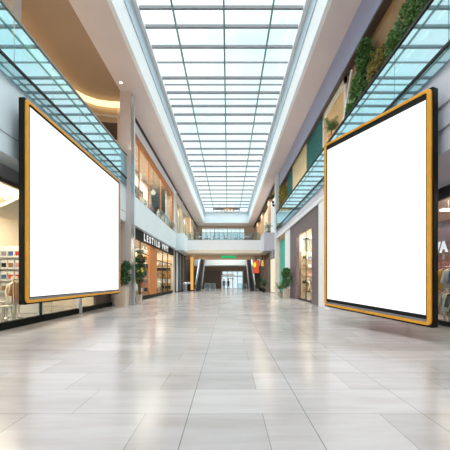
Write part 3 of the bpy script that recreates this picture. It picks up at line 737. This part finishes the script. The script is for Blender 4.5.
# left far ground floor
sf = thing('shopfront', 'grey far left shopfront with tall glass panels under the bridge', 'shopfront', (-6.4, 42, 0))
for i in range(6):
    y = 38.9+i*1.2
    B(-6.75, -6.65, y, y+1.1, .1, 5.2).build('panel', M['grey'] if i % 2 else M['fascia'], sf); B(-6.8, -6.55, y+1.1, y+1.2, 0, 5.3).build('mullion', M['dark'], sf)
t = thing('light_column', 'tall amber lit column left of the left escalator', 'lamp', (-5.25, 43.6, 0))
B(-5.5, -5.0, 43.5, 43.9, 0, .15).build('base', M['dark'], t); B(-5.45, -5.05, 43.52, 43.85, .15, 4.9).build('lit_panel', M['amber'], t); B(-5.5, -5.0, 43.5, 43.9, 4.9, 5.3).build('cap', M['tan'], t)
def bin_(x, y, label, m):
    t = thing('litter_bin', label, 'bin', (x, y, 0))
    MB().lathe((x, y, 0), [(.24, 0), (.27, .05), (.27, 1.0), (.25, 1.02)]).build('body', m, t)
    MB().lathe((x, y, 1.02), [(.25, 0), (.28, .03), (.24, .22), (.1, .3)]).build('lid', M['white'], t, smooth=True)
bin_(-5.95, 41.8, 'grey litter bin with white lid on the far left', M['grey'])
bin_(-5.62, 43.0, 'dark litter bin beside the amber lit column', M['dark'])
# right far ground floor
sf = thing('shopfront', 'dark far right shopfront with bright doorway strip', 'shopfront', (5.6, 43, 0))
B(5.55, 5.75, 39.2, 52, 0, 5.3).build('dark_panel', M['brown_dark'], sf)
B(5.5, 5.75, 36.6, 38.6, 0.1, 4.2).build('lit_panel', M['creamlight'], sf)
B(5.45, 5.75, 38.6, 39.2, 0, 5.3).build('pillar', M['grey'], sf); B(5.45, 5.75, 36.3, 38.6, 4.2, 5.3).build('header', M['grey'], sf)
for y in (41.2, 43.4, 45.6): B(5.48, 5.56, y, y+.25, 0, 4.6).build('post', M['tan'], sf)
t = thing('lit_display', 'large red and orange lit display to the right of the right escalator', 'screen', (4.3, 45.5, 2.6))
B(3.75, 4.75, 45.5, 45.7, 2.6, 4.6).build('housing', M['dark'], t); B(3.8, 4.7, 45.47, 45.5, 2.65, 4.55).build('screen', M['red'], t)
MB().ball((4.05, 45.46, 3.9), .22, .03, .4).build('bright_patch', M['yellow'], t); B(4.15, 4.35, 45.5, 45.7, 4.6, 5.3).build('hanger', M['dark'], t)
t = thing('lit_display', 'small orange lit display near the dark right shopfront', 'screen', (5.1, 45, 3.6))
B(4.95, 5.35, 44.9, 45.05, 3.6, 4.6).build('housing', M['dark'], t); B(4.98, 5.32, 44.88, 44.9, 3.65, 4.55).build('screen', M['amber'], t); B(5.1, 5.2, 44.9, 45, 4.6, 5.3).build('hanger', M['dark'], t)
area('bridge_under_lamp', (-.5, 43.5, 5.28), 9, 2.5, 110)
area('mezzanine_lamp', (0, 50.5, 7.5), 8, 2, 270)

# ------------------------------------------------------------------ plants
def leaves(mb, c, rx, ry, rz, n, sz, droop=0.0):
    for _ in range(n):
        while True:
            p = Vector((random.uniform(-1, 1), random.uniform(-1, 1), random.uniform(-1, 1)))
            if p.length <= 1 and p.length > .25: break
        q = Vector(c)+Vector((p.x*rx, p.y*ry, p.z*rz))
        d = (p + Vector((random.uniform(-.6, .6), random.uniform(-.6, .6), random.uniform(-.6, .4)-droop))).normalized()
        u = d.orthogonal().normalized(); a = random.uniform(0, 6.28); wv = (u*math.cos(a)+d.cross(u)*math.sin(a))
        s = sz*random.uniform(.7, 1.3); nn = d.cross(wv)*s*.12
        mb.add([q, q+d*s*.5+wv*s*.28+nn, q+d*s, q+d*s*.5-wv*s*.28+nn, q+d*s*.5-nn], [(0, 1, 4), (1, 2, 4), (2, 3, 4), (3, 0, 4)])
def tree(name, label, loc, pw, ph, clumps, m, trunk=True, potm=None, sz=.13, n=260, group=None):
    x, y, z = loc; t = thing(name, label, 'potted plant', loc, group)
    mb = MB(); a, b = pw/2*.86, pw/2
    mb.hexa([(x-a, y-a, z), (x+a, y-a, z), (x+a, y+a, z), (x-a, y+a, z)], [(x-b, y-b, z+ph), (x+b, y-b, z+ph), (x+b, y+b, z+ph), (x-b, y+b, z+ph)])
    mb.build('planter', potm or M['planter'], t, bevel=.015)
    B(x-b+.04, x+b-.04, y-b+.04, y+b-.04, z+ph-.02, z+ph+.012).build('soil', M['soil'], t)
    top = max(cz for _, _, cz, *_ in clumps)
    st = MB()
    for cx_, cy_, cz, r, rz in clumps:
        st.tube((x, y, z+ph), (x+cx_*.5, y+cy_*.5, z+(ph+cz)/2), .03, 6, .022); st.tube((x+cx_*.5, y+cy_*.5, z+(ph+cz)/2), (x+cx_, y+cy_, z+cz), .022, 6, .01)
    st.build('stem', M['bark'], t)
    f = MB()
    for cx_, cy_, cz, r, rz in clumps: leaves(f, (x+cx_, y+cy_, z+cz), r, r, rz, n, sz)
    f.build('foliage', m, t); return t
tree('potted_tree', 'leafy plant in a tall tan planter between left billboard and column', (-6.48, 18.3, 0), .7, 1.22,
     [(.2, 0, 1.75, .3, .4), (.05, .1, 2.2, .27, .38), (.28, 0, 2.45, .2, .25)], M['leaf2'], sz=.15)
tree('potted_tree', 'slender potted tree in front of the black sign shop window', (-6.02, 20.3, 0), .36, .62,
     [(-.05, 0, 1.75, .32, .35), (.08, .05, 2.25, .36, .42), (-.08, 0, 2.75, .36, .36), (.1, 0, 3.0, .25, .25)], M['leaf2'], sz=.15)
tree('potted_tree', 'bushy plant in a tall tan planter beside the purple-brown portal', (5.1, 26.3, 0), .46, .82,
     [(-.05, 0, 1.3, .32, .35), (.1, 0, 1.75, .36, .38), (-.05, 0, 2.2, .3, .3), (.05, 0, 2.4, .25, .2)], M['leaf'], sz=.16)
def palm(label, loc, h, m, potm, nl=16, r=.7, pr=.24, ph=.45):
    x, y, z = loc; t = thing('potted_palm', label, 'potted plant', loc)
    MB().lathe((x, y, z), [(pr*.75, 0), (pr, ph*.9), (pr*1.06, ph*.92), (pr*1.06, ph), (pr*.9, ph), (pr*.88, ph-.04)]).build('pot', potm, t)
    MB().tube((x, y, z+ph-.05), (x, y, z+h*.5), .05, 8, .03).build('stem', M['bark'], t)
    f = MB()
    for i in range(nl):
        a = 2*math.pi*i/nl+random.uniform(-.2, .2); el = random.uniform(.5, 1.3); pts = []
        for k in range(7):
            s = k/6; rr = r*s*math.cos(el*.6); zz = z+h*.5+h*.5*(math.sin(el)*s*1.3-.8*s*s*math.cos(el))
            pts.append(Vector((x+rr*math.cos(a), y+rr*math.sin(a), zz)))
        for k in range(6):
            d = pts[k+1]-pts[k]; side = d.cross(Vector((0, 0, 1))).normalized()
            for q in (-1, 1):
                for e in (.0, .5):
                    b0 = pts[k]+d*e; tip = b0+side*q*.26*(1-.6*k/6)+d*.8-Vector((0, 0, .04))
                    f.add([b0, b0+d*.35, tip, b0+d*.15-Vector((0, 0, .01))], [(0, 1, 2), (0, 3, 2)])
    f.build('fronds', m, t)
palm('small palm in a pale pot below the teal banner', (4.82, 27.6, 0), 1.5, M['leaf'], M['planter'], 18, .75)
palm('dark potted palm at the foot of the dark far right shopfront', (4.75, 40.5, 0), 1.9, M['leaf2'], M['dark'], 16, .5)
palm('dark potted palm under the large red display', (4.75, 43.8, 0), 2.4, M['leaf2'], M['dark'])
palm('dark potted palm standing beyond the bright doorway strip', (4.7, 39.0, 0), 1.6, M['leaf2'], M['dark'], 16, .5)

# ------------------------------------------------------------------ RIGHT: slab, balustrade
struct('trim_16', B(5.5, 14, YB, 16.2, 4.85, 7.15), M['fascia_far'], label='lavender grey slab edge behind the right billboard')
struct('trim_17', B(5.5, 14, 16.2, 34.2, 6.26, 7.15), M['fascia_far'], label='pale slab edge above the purple-brown portal')
struct('trim_18', B(5.47, 5.5, 16.2, 33.8, 6.26, 6.5), M['white'], label='white cornice under the right slab edge')
struct('trim_19', MB().box(5.47, 5.5, YB, 16.2, 6.05, 6.08).box(5.47, 5.5, YB, 16.2, 5.45, 5.48), M['grey'], label='two thin joint lines on the right slab edge')
struct('wall_right', B(5.5, 7.9, 16.25, 18.25, 0, 6.26), M['white'], label='white pier beside the purple-brown portal')
struct('trim_20', B(6.0, 14, 34.2, YE, 5.3, 7.15), M['fascia_far'], label='right slab beyond the slim white pilaster')
balustrade('tall blue-tinted glass balustrade of the right upper walkway', 1, 5.44, YB+.02, 33.7, 9.05, 7.42, 7.02, M['dark'], 17)

# right near shop
XN = 7.6
room('right', 3.5, 16.1, XN+.05, 11.4, 4.83, M['plumwall'], M['cream'], 'the near right shop')
sf = thing('shopfront', 'near right glass shopfront with dark header behind the right billboard', 'shopfront', (XN, 10, 0))
B(XN-.08, XN+.05, 3.5, 16.1, 4.45, 4.85).build('header', M['dark'], sf); B(XN-.08, XN+.07, 3.5, 16.1, 0, .16).build('plinth', M['black'], sf)
for a, b in ((3.5, 6.9), (6.98, 9.9), (9.95, 12.6), (12.7, 16.1)): B(XN-.03, XN-.01, a, b, .16, 4.45).build('glass_pane', M['shopglass'], sf)
for y in (6.94, 9.92, 12.65): B(XN-.06, XN+.03, y-.025, y+.025, .16, 4.45).build('mullion', M['dark'], sf)
vs = thing('shop_sign', 'white capital letters on a plum board inside the near right shop', 'sign', (8.6, 12, 2.35))
B(8.6, 8.7, 10.0, 14.2, 2.35, 3.7).build('board', M['plumwall'], vs); letters('VA', vs.children[0],  (8.58, 12.32, 2.72), .38, .60, -1, M['letter'])
for y in (10.4, 13.8): B(8.63, 8.67, y-.02, y+.02, 3.7, 4.71).build('hanger', M['chrome'], vs)
rackset('beyond the right billboard', 8.25, 10.3, 13.0, 2.1, ['pink', 'blue', 'white', 'mustard', 'red', 'tan', 'grey', 'cream'])
rackset('low in the near right window', 8.0, 9.7, 11.9, 1.25, ['brown', 'grey', 'black', 'tan', 'pink', 'brown'])
mannequin((7.85, 10.75, 0), 'mannequin in a cream top at the near right shop window', 'cream', -1.5, sc=.75)
t = thing('ceiling_light', 'white strip lamp on the near right shop ceiling', 'lamp', (8.6, 11.3, 4.2))
B(8.0, 9.6, 11.25, 11.35, 4.2, 4.26).build('tube', M['lampcool'], t); B(8.0, 9.6, 11.23, 11.37, 4.26, 4.3).build('housing', M['white'], t)
for x in (8.3, 9.3): MB().tube((x, 11.3, 4.3), (x, 11.3, 4.71), .01).build('hanger', M['chrome'], t)
area('near_right_shop_lamp', (9.4, 9.8, 4.6), 2.6, 10, 420)

# right portal shop
XP = 5.8
room('right', 18.4, 26.9, XP+.12, 8.4, 6.2, M['cream'], M['cream'], 'the purple-brown portal shop')
sf = thing('shopfront', 'purple-brown clad portal around a tall lit shop window on the right', 'shopfront', (XP, 22.6, 0))
B(XP-.2, XP+.1, 18.3, 20.1, 0, 6.25).build('jamb', M['plum'], sf); B(XP-.2, XP+.1, 24.7, 27, 0, 6.25).build('jamb', M['plum'], sf)
B(XP-.2, XP+.1, 20.1, 24.7, 5.25, 6.25).build('lintel', M['plum'], sf)
B(XP+.0, XP+.1, 20.1, 24.7, 0, .14).build('plinth', M['dark'], sf)
for a, b in ((20.15, 22.4), (22.45, 24.65)): B(XP+.02, XP+.04, a, b, .14, 5.25).build('glass_pane', M['shopglass'], sf)
B(XP, XP+.06, 22.39, 22.45, .14, 5.25).build('mullion', M['dark'], sf)
sh = shelf('display_shelf', 'tall cream display shelf inside the purple-brown portal', 6.3, 8.2, 25.6, [.6, 1.3, 2.0, 2.7, 3.4], .6, M['cream'])
for r, z in enumerate((.6, 1.3, 2.0, 2.7, 3.4)):
    for c in range(4):
        k = ['brown', 'white', 'black', 'blue', 'tan', 'pink'][(r*2+c) % 6]; x = 6.55+c*.46
        o = thing('handbag', '%s handbag, %s from left on %s shelf of the portal shop' % (k, ORD[c], ['the bottom', 'the second', 'the third', 'the fourth', 'the top'][r]), 'bag', (x, 25.75, z), 'handbags on the cream shelf')
        MB().hexa([(x-.15, 25.68, z), (x+.15, 25.68, z), (x+.15, 25.84, z), (x-.15, 25.84, z)], [(x-.11, 25.71, z+.24), (x+.11, 25.71, z+.24), (x+.11, 25.81, z+.24), (x-.11, 25.81, z+.24)]).build('body', CLOTH[k], o)
        hb = MB()
        for q in range(8):
            a0, a1 = math.pi*q/8, math.pi*(q+1)/8
            hb.tube((x+.08*math.cos(a0), 25.76, z+.23+.14*math.sin(a0)), (x+.08*math.cos(a1), 25.76, z+.23+.14*math.sin(a1)), .012, 5)
        hb.build('handle', CLOTH['black'], o)
t = thing('chandelier', 'glittering bluish grey chandelier inside the purple-brown portal', 'lamp', (6.45, 23.7, 3.6))
MB().tube((6.45, 23.7, 4.9), (6.45, 23.7, 6.08), .02).build('rod', M['chrome'], t)
MB().lathe((6.45, 23.7, 4.75), [(.5, 0), (.55, .06), (.5, .14), (.05, .18)]).build('canopy', M['chrome'], t)
for i in range(14):
    a = 2*math.pi*i/14; rr = .45 if i % 2 else .25
    MB().tube((6.45+rr*math.cos(a), 23.7+rr*math.sin(a), 3.75+.5*random.random()), (6.45+rr*math.cos(a), 23.7+rr*math.sin(a), 4.78), .03, 6).build('crystal', M['steel'], t)
rackset('inside the purple-brown portal', 6.9, 20.6, 23.0, 1.7, ['white', 'blue', 'brown', 'cream', 'black'], True)
mannequin((6.3, 21.0, .02), 'mannequin in a white top in the near half of the portal window', 'white', -1.4)
mannequin((6.3, 23.6, .02), 'mannequin in a brown top in the far half of the portal window', 'brown', -1.4)
area('portal_shop_lamp', (7.1, 22.6, 6.0), 2, 7, 620)
# white pier, teal banner in a beige frame
struct('wall_right', B(5.55, 5.9, 27.0, 29.2, 0, 6.26), M['white'], label='white pier between portal and teal banner')
struct('wall_right', B(5.8, 5.95, 29.2, 33.8, 0, 6.26), M['cream'], label='cream wall behind the teal banner')
t = thing('tall_banner', 'tall teal banner in a beige frame beside the slim white pilaster', 'banner', (5.75, 31.5, .1))
B(5.7, 5.8, 29.4, 30.0, .1, 6.2).build('frame', M['wood'], t); B(5.7, 5.8, 33.0, 33.6, .1, 6.2).build('frame', M['wood'], t)
B(5.7, 5.8, 30.0, 33.0, 5.9, 6.2).build('frame', M['wood'], t); B(5.74, 5.8, 30.0, 33.0, .1, 5.9).build('cloth', M['tealcloth'], t)

# ------------------------------------------------------------------ RIGHT UPPER floor
XR = 6.04; ZF = 7.15
def rwall(y0, y1, m, label, z0=ZF, z1=ZS, x=XR): return struct('wall_right', B(x, x+.2, y0, y1, z0, z1), m, label=label)
rwall(YB, 15.2, M['brownwood'], 'brown wall on the near right upper floor', x=6.12)
rwall(15.2, 18.9, M['wood'], 'honey coloured wall panel on the right upper floor', ZF, ZS)
rwall(18.9, 22.6, M['teal'], 'teal mesh wall on the right upper floor', x=5.98)
rwall(22.6, 27.4, M['wood'], 'wall behind the golden curtain', x=6.1)
rwall(27.4, 30.2, M['teal'], 'narrow teal mesh wall left of the golden curtain', x=5.98)
rwall(30.2, 34.2, M['brownwood'], 'wood wall behind the yellow green climbing plant', x=6.15)
struct('trim_21', MB().box(5.96, 6.04, 15.2, 15.45, ZF, 11.95).box(5.96, 6.04, 18.65, 18.9, ZF, 11.95).box(5.96, 6.04, 15.2, 18.9, 11.6, 11.95), M['cream'], label='cream frame around the honey wall panel')
cu = MB(); N = 60; y0, y1 = 22.7, 27.3
a = [(5.96+.07*math.sin(i*1.25), y0+(y1-y0)*i/N) for i in range(N+1)]
cu.ribbon(a, .02, ZF+.02, 11.95)
tag(cu.build('curtain', M['curtain'], smooth=True), 'golden pleated curtain on the right upper floor', 'curtain')
# planters with greenery behind the right balustrade
def trough(label, y0, y1, zt):
    t = thing('planter_trough', label, 'planter', (5.75, (y0+y1)/2, ZF))
    B(5.5, 6.0, y0, y1, ZF, zt).build('trough', M['ledge'], t, bevel=.02); B(5.54, 5.96, y0+.04, y1-.04, zt-.02, zt+.01).build('soil', M['soil'], t)
trough('blue grey planter ledge behind the right glass balustrade', 6.0, 16.0, 9.22)
def bush(label, cl, m, n, sz, droop=.4, base=9.22):
    t = thing('climbing_plant', label, 'plant', (cl[0][0], cl[0][1], base))
    st = MB()
    for x, y, z, rx, ry, rz in cl: st.tube((5.75, y, base), (x, y, z), .03, 6, .015)
    st.build('stem', M['bark'], t)
    f = MB()
    for x, y, z, rx, ry, rz in cl: leaves(f, (x, y, z), rx, ry, rz, n, sz, droop)
    f.build('foliage', m, t)
bush('tall dense green climbing plant on the ledge above the right billboard', [(5.75, 13.3, 9.9, .2, .5, .8), (5.75, 12.6, 10.2, .2, .55, 1.0), (5.75, 13.9, 9.4, .17, .4, .5), (5.75, 12.7, 11.1, .2, .45, .6)], M['leaf'], 900, .15, base=9.22)
bush('brownish green bush on the ledge, between the dense green plants', [(5.75, 11.6, 9.8, .2, .5, .6), (5.75, 11.0, 9.7, .2, .5, .5)], mat('olive_leaf', (.20, .17, .04), .5, var=.7, scale=6), 650, .13)
bush('dark green hanging plant on the ledge nearest the top right corner', [(5.75, 10.3, 9.7, .2, .45, .55), (5.75, 9.7, 9.85, .2, .5, .65), (5.75, 9.0, 10.0, .2, .6, .7), (5.75, 8.3, 10.1, .2, .6, .7)], M['leaf'], 600, .13)
tag(MB().tube((5.6, 14.6, 9.2), (5.9, 14.3, 11.6), .05, 7).tube((5.8, 14.7, 9.2), (5.9, 14.5, 10.6), .04, 7).build('trellis', M['white']), 'white trellis stake left of the dense climbing plant', 'trellis')
palm('small palm in a terracotta pot on the right upper walkway beside the teal wall', (5.72, 16.6, 9.2), 1.45, M['leaf'], M['terracotta'], 18, .5, .2, .4)
tb = thing('plinth', 'grey plinth carrying the terracotta pot behind the glass balustrade', 'plinth', (5.72, 16.6, ZF)); B(5.52, 5.92, 16.4, 16.8, ZF, 9.12).build('body', M['grey'], tb); B(5.5, 5.94, 16.37, 16.83, 9.12, 9.2).build('cap', M['white'], tb)
bush('yellow green climbing plant beside the slim white pilaster', [(5.8, 32.8, 9.0, .12, .7, 1.3), (5.8, 32.0, 9.6, .12, .9, 1.6), (5.8, 31.0, 10.3, .12, .8, 1.2), (5.8, 32.4, 10.8, .12, .8, .9)], M['leafy'], 420, .2, base=ZF)
area('right_upper_fill', (5.62, 18, 9.2), .15, 26, 60, (1, .86, .66), (math.pi, -.25, 0))  # unseen upward light along the right balustrade, no fixture modelled
# far right upper bays
sf = thing('shopfront', 'far right upper shopfront with wood pillars and a white panel beyond the pilaster', 'shopfront', (6, 50, ZF))
B(6.4, 6.5, 34.2, YE, ZF, 13.3).build('back_panel', M['wood'], sf)
for y in (34.4, 43, 52, 60): B(5.85, 6.4, y, y+1.2, ZF, 13.3).build('pillar', M['tan'], sf)
B(6.0, 6.3, 37.0, 42, ZF, 12.4).build('white_panel', M['white'], sf); B(6.0, 6.3, 45.6, 50, ZF, 12.4).build('lit_panel', M['creamlight'], sf)
area('far_right_shop_lamp', (5.6, 50, 12.9), .5, 24, 320)
palm('dark palm on the lavender corner block at the right end of the bridge', (5.3, 39.2, 7.55), 1.7, M['leaf2'], M['dark'], 16, .7)
tb = thing('plant_shelf', 'small shelf carrying the plant high on the white panel near the pilaster', 'shelf', (5.7, 37.2, 10.9)); B(5.3, 6.0, 37.0-.2, 37.2+.2, 10.93, 11.0).build('shelf_board', M['white'], tb); B(5.5, 6.0, 37.08, 37.14, 10.7, 10.93).build('bracket', M['dark'], tb)
palm('small plant on a bracket high on the white panel near the pilaster', (5.55, 37.0, 11.0), 1.3, M['leaf2'], M['dark'], 14, .4, .15, .3)

# ------------------------------------------------------------------ chandelier under the skylight
t = thing('chandelier', 'wide grey and gold chandelier hanging at the far end of the skylight', 'lamp', (0, 57.5, 15))
for x in (-1.6, 1.5): MB().tube((x, 57.5, 15.45), (x, 57.5, ZG), .02, 6).build('rod', M['dark'], t)
B(-2.6, 2.0, 57.2, 57.8, 15.32, 15.48).build('frame', M['rail'], t)
B(-2.9, -.9, 57.3, 57.7, 15.05, 15.3).build('side_arm', M['bar'], t); B(.9, 2.3, 57.3, 57.7, 15.05, 15.3).build('side_arm', M['bar'], t)
for i in range(13):
    x = -1.2+2.3*i/12; MB().tube((x, 57.5, 14.75+.18*((i*5) % 3)), (x, 57.5, 15.35), .09, 7).build('gold_drop', M['gold'], t)

# ------------------------------------------------------------------ BILLBOARDS
def rrect(w0, w1, z0, z1, r, k=6):
    pts = []
    for cx_, cz, a0 in ((w1-r, z1-r, 0), (w0+r, z1-r, 90), (w0+r, z0+r, 180), (w1-r, z0+r, 270)):
        for i in range(k+1):
            a = math.radians(a0+90*i/k); pts.append((cx_+r*math.cos(a), cz+r*math.sin(a)))
    return pts
def ring(mb, outer, inner, f, d0, d1):
    n_ = len(outer); V = [f(p, q, d0) for p, q in outer]+[f(p, q, d0) for p, q in inner]+[f(p, q, d1) for p, q in outer]+[f(p, q, d1) for p, q in inner]
    fs = []
    for i in range(n_):
        j = (i+1) % n_
        fs += [(i, j, n_+j, n_+i), (2*n_+i, 3*n_+i, 3*n_+j, 2*n_+j), (i, 2*n_+i, 2*n_+j, j), (n_+i, n_+j, 3*n_+j, 3*n_+i)]
    mb.add(V, fs)
def billboard(label, A, Bp, normal, mt, mb_, th, brackets, gs=.13, gw=.09, side=.05):
    """A, Bp: near/far plan points with bottom/top z; a flat panel facing the hall, rounded corners"""
    ax, ay, a0, a1 = A; bx, by, b0, b1 = Bp
    L = math.hypot(bx-ax, by-ay); H = ((a1-a0)+(b1-b0))/2
    n = Vector((*normal, 0)).normalized()
    def f(p, q, d):   # p along 0..L, q up 0..H, d out of the face
        s = p/L; z0 = a0+(b0-a0)*s; z1 = a1+(b1-a1)*s
        return Vector((ax+(bx-ax)*s, ay+(by-ay)*s, z0+(z1-z0)*q/H)) + n*d
    loc = f(L/2, 0, 0); t = thing('billboard', label, 'billboard', loc)
    h = MB(); o = rrect(-.03, L+.03, -.05, H+.02, .05)
    h.prism([f(p, q, -th) for p, q in o], n*(th-.03)); h.build('housing', M['black'], t)
    g = MB(); ring(g, rrect(0, L, 0, H, .13), rrect(gs, L-gs, gw, H-gw, .05), f, -.025, .03); g.build('frame', M['gold'], t, bevel=.012)
    m_ = MB(); i0 = rrect(gs, L-gs, gw, H-gw, .05); i1 = rrect(gs+side, L-gs-side, gw+mb_, H-gw-mt, .01)
    ring(m_, i0, i1, f, -.03, 0.01); m_.build('dark_border', M['black'], t)
    l0 = rrect(gs+.01, L-gs-.01, gw+.005, gw+.06, .01); sl = MB(); sl.prism([f(p, q, .01) for p, q in l0], n*.02); sl.build('lower_strip', M['bar'], t)
    s_ = MB(); s_.prism([f(p, q, -.03) for p, q in i1], n*.025); s_.build('screen', M['screen'], t)
    for p, q, dx in brackets:
        a = f(p, q, -th); b = a+Vector((dx, 0, 0)); MB().tube(a, b, .06, 8).build('bracket', M['dark'], t)
    return t
billboard('large blank white billboard in a gold frame on the left wall', (-6.08, 9.0, .90, 7.07), (-6.0, 16.65, .91, 7.06), (1, -.0105), .07, .09, .18,
          [(.9, 5.2, -.28), (6.8, 5.2, -.42)], .13, .09, .06)
billboard('large blank white billboard in a gold frame on the right, turned towards the hall', (5.165, 7.6, .43, 6.489), (3.67, 11.4, .65, 6.73), (-.9306, -.366), .16, .17, .19,
          [(.35, 5.0, .35), (3.6, 5.1, 1.6), (3.6, 5.9, 1.6)], .12, .085, .03)

# ------------------------------------------------------------------ unseen uplights added to brighten the soffits
area('left_soffit_fill', (-6.2, 24, 9.9), .2, 26, 45, (1, .86, .76), (math.pi, 0, 0))
area('right_soffit_fill', (5.25, 18, 9.3), .2, 26, 45, (1, .86, .76), (math.pi, 0, 0))

S.view_settings.view_transform = 'Standard'; S.view_settings.look = 'None'; S.view_settings.gamma = 1.0
S.view_settings.exposure = 0.1; S.view_settings.use_curve_mapping = False
try:
    S.cycles.use_denoising = True; S.cycles.max_bounces = 10; S.cycles.transparent_max_bounces = 24; S.cycles.sample_clamp_indirect = 4
except Exception: pass
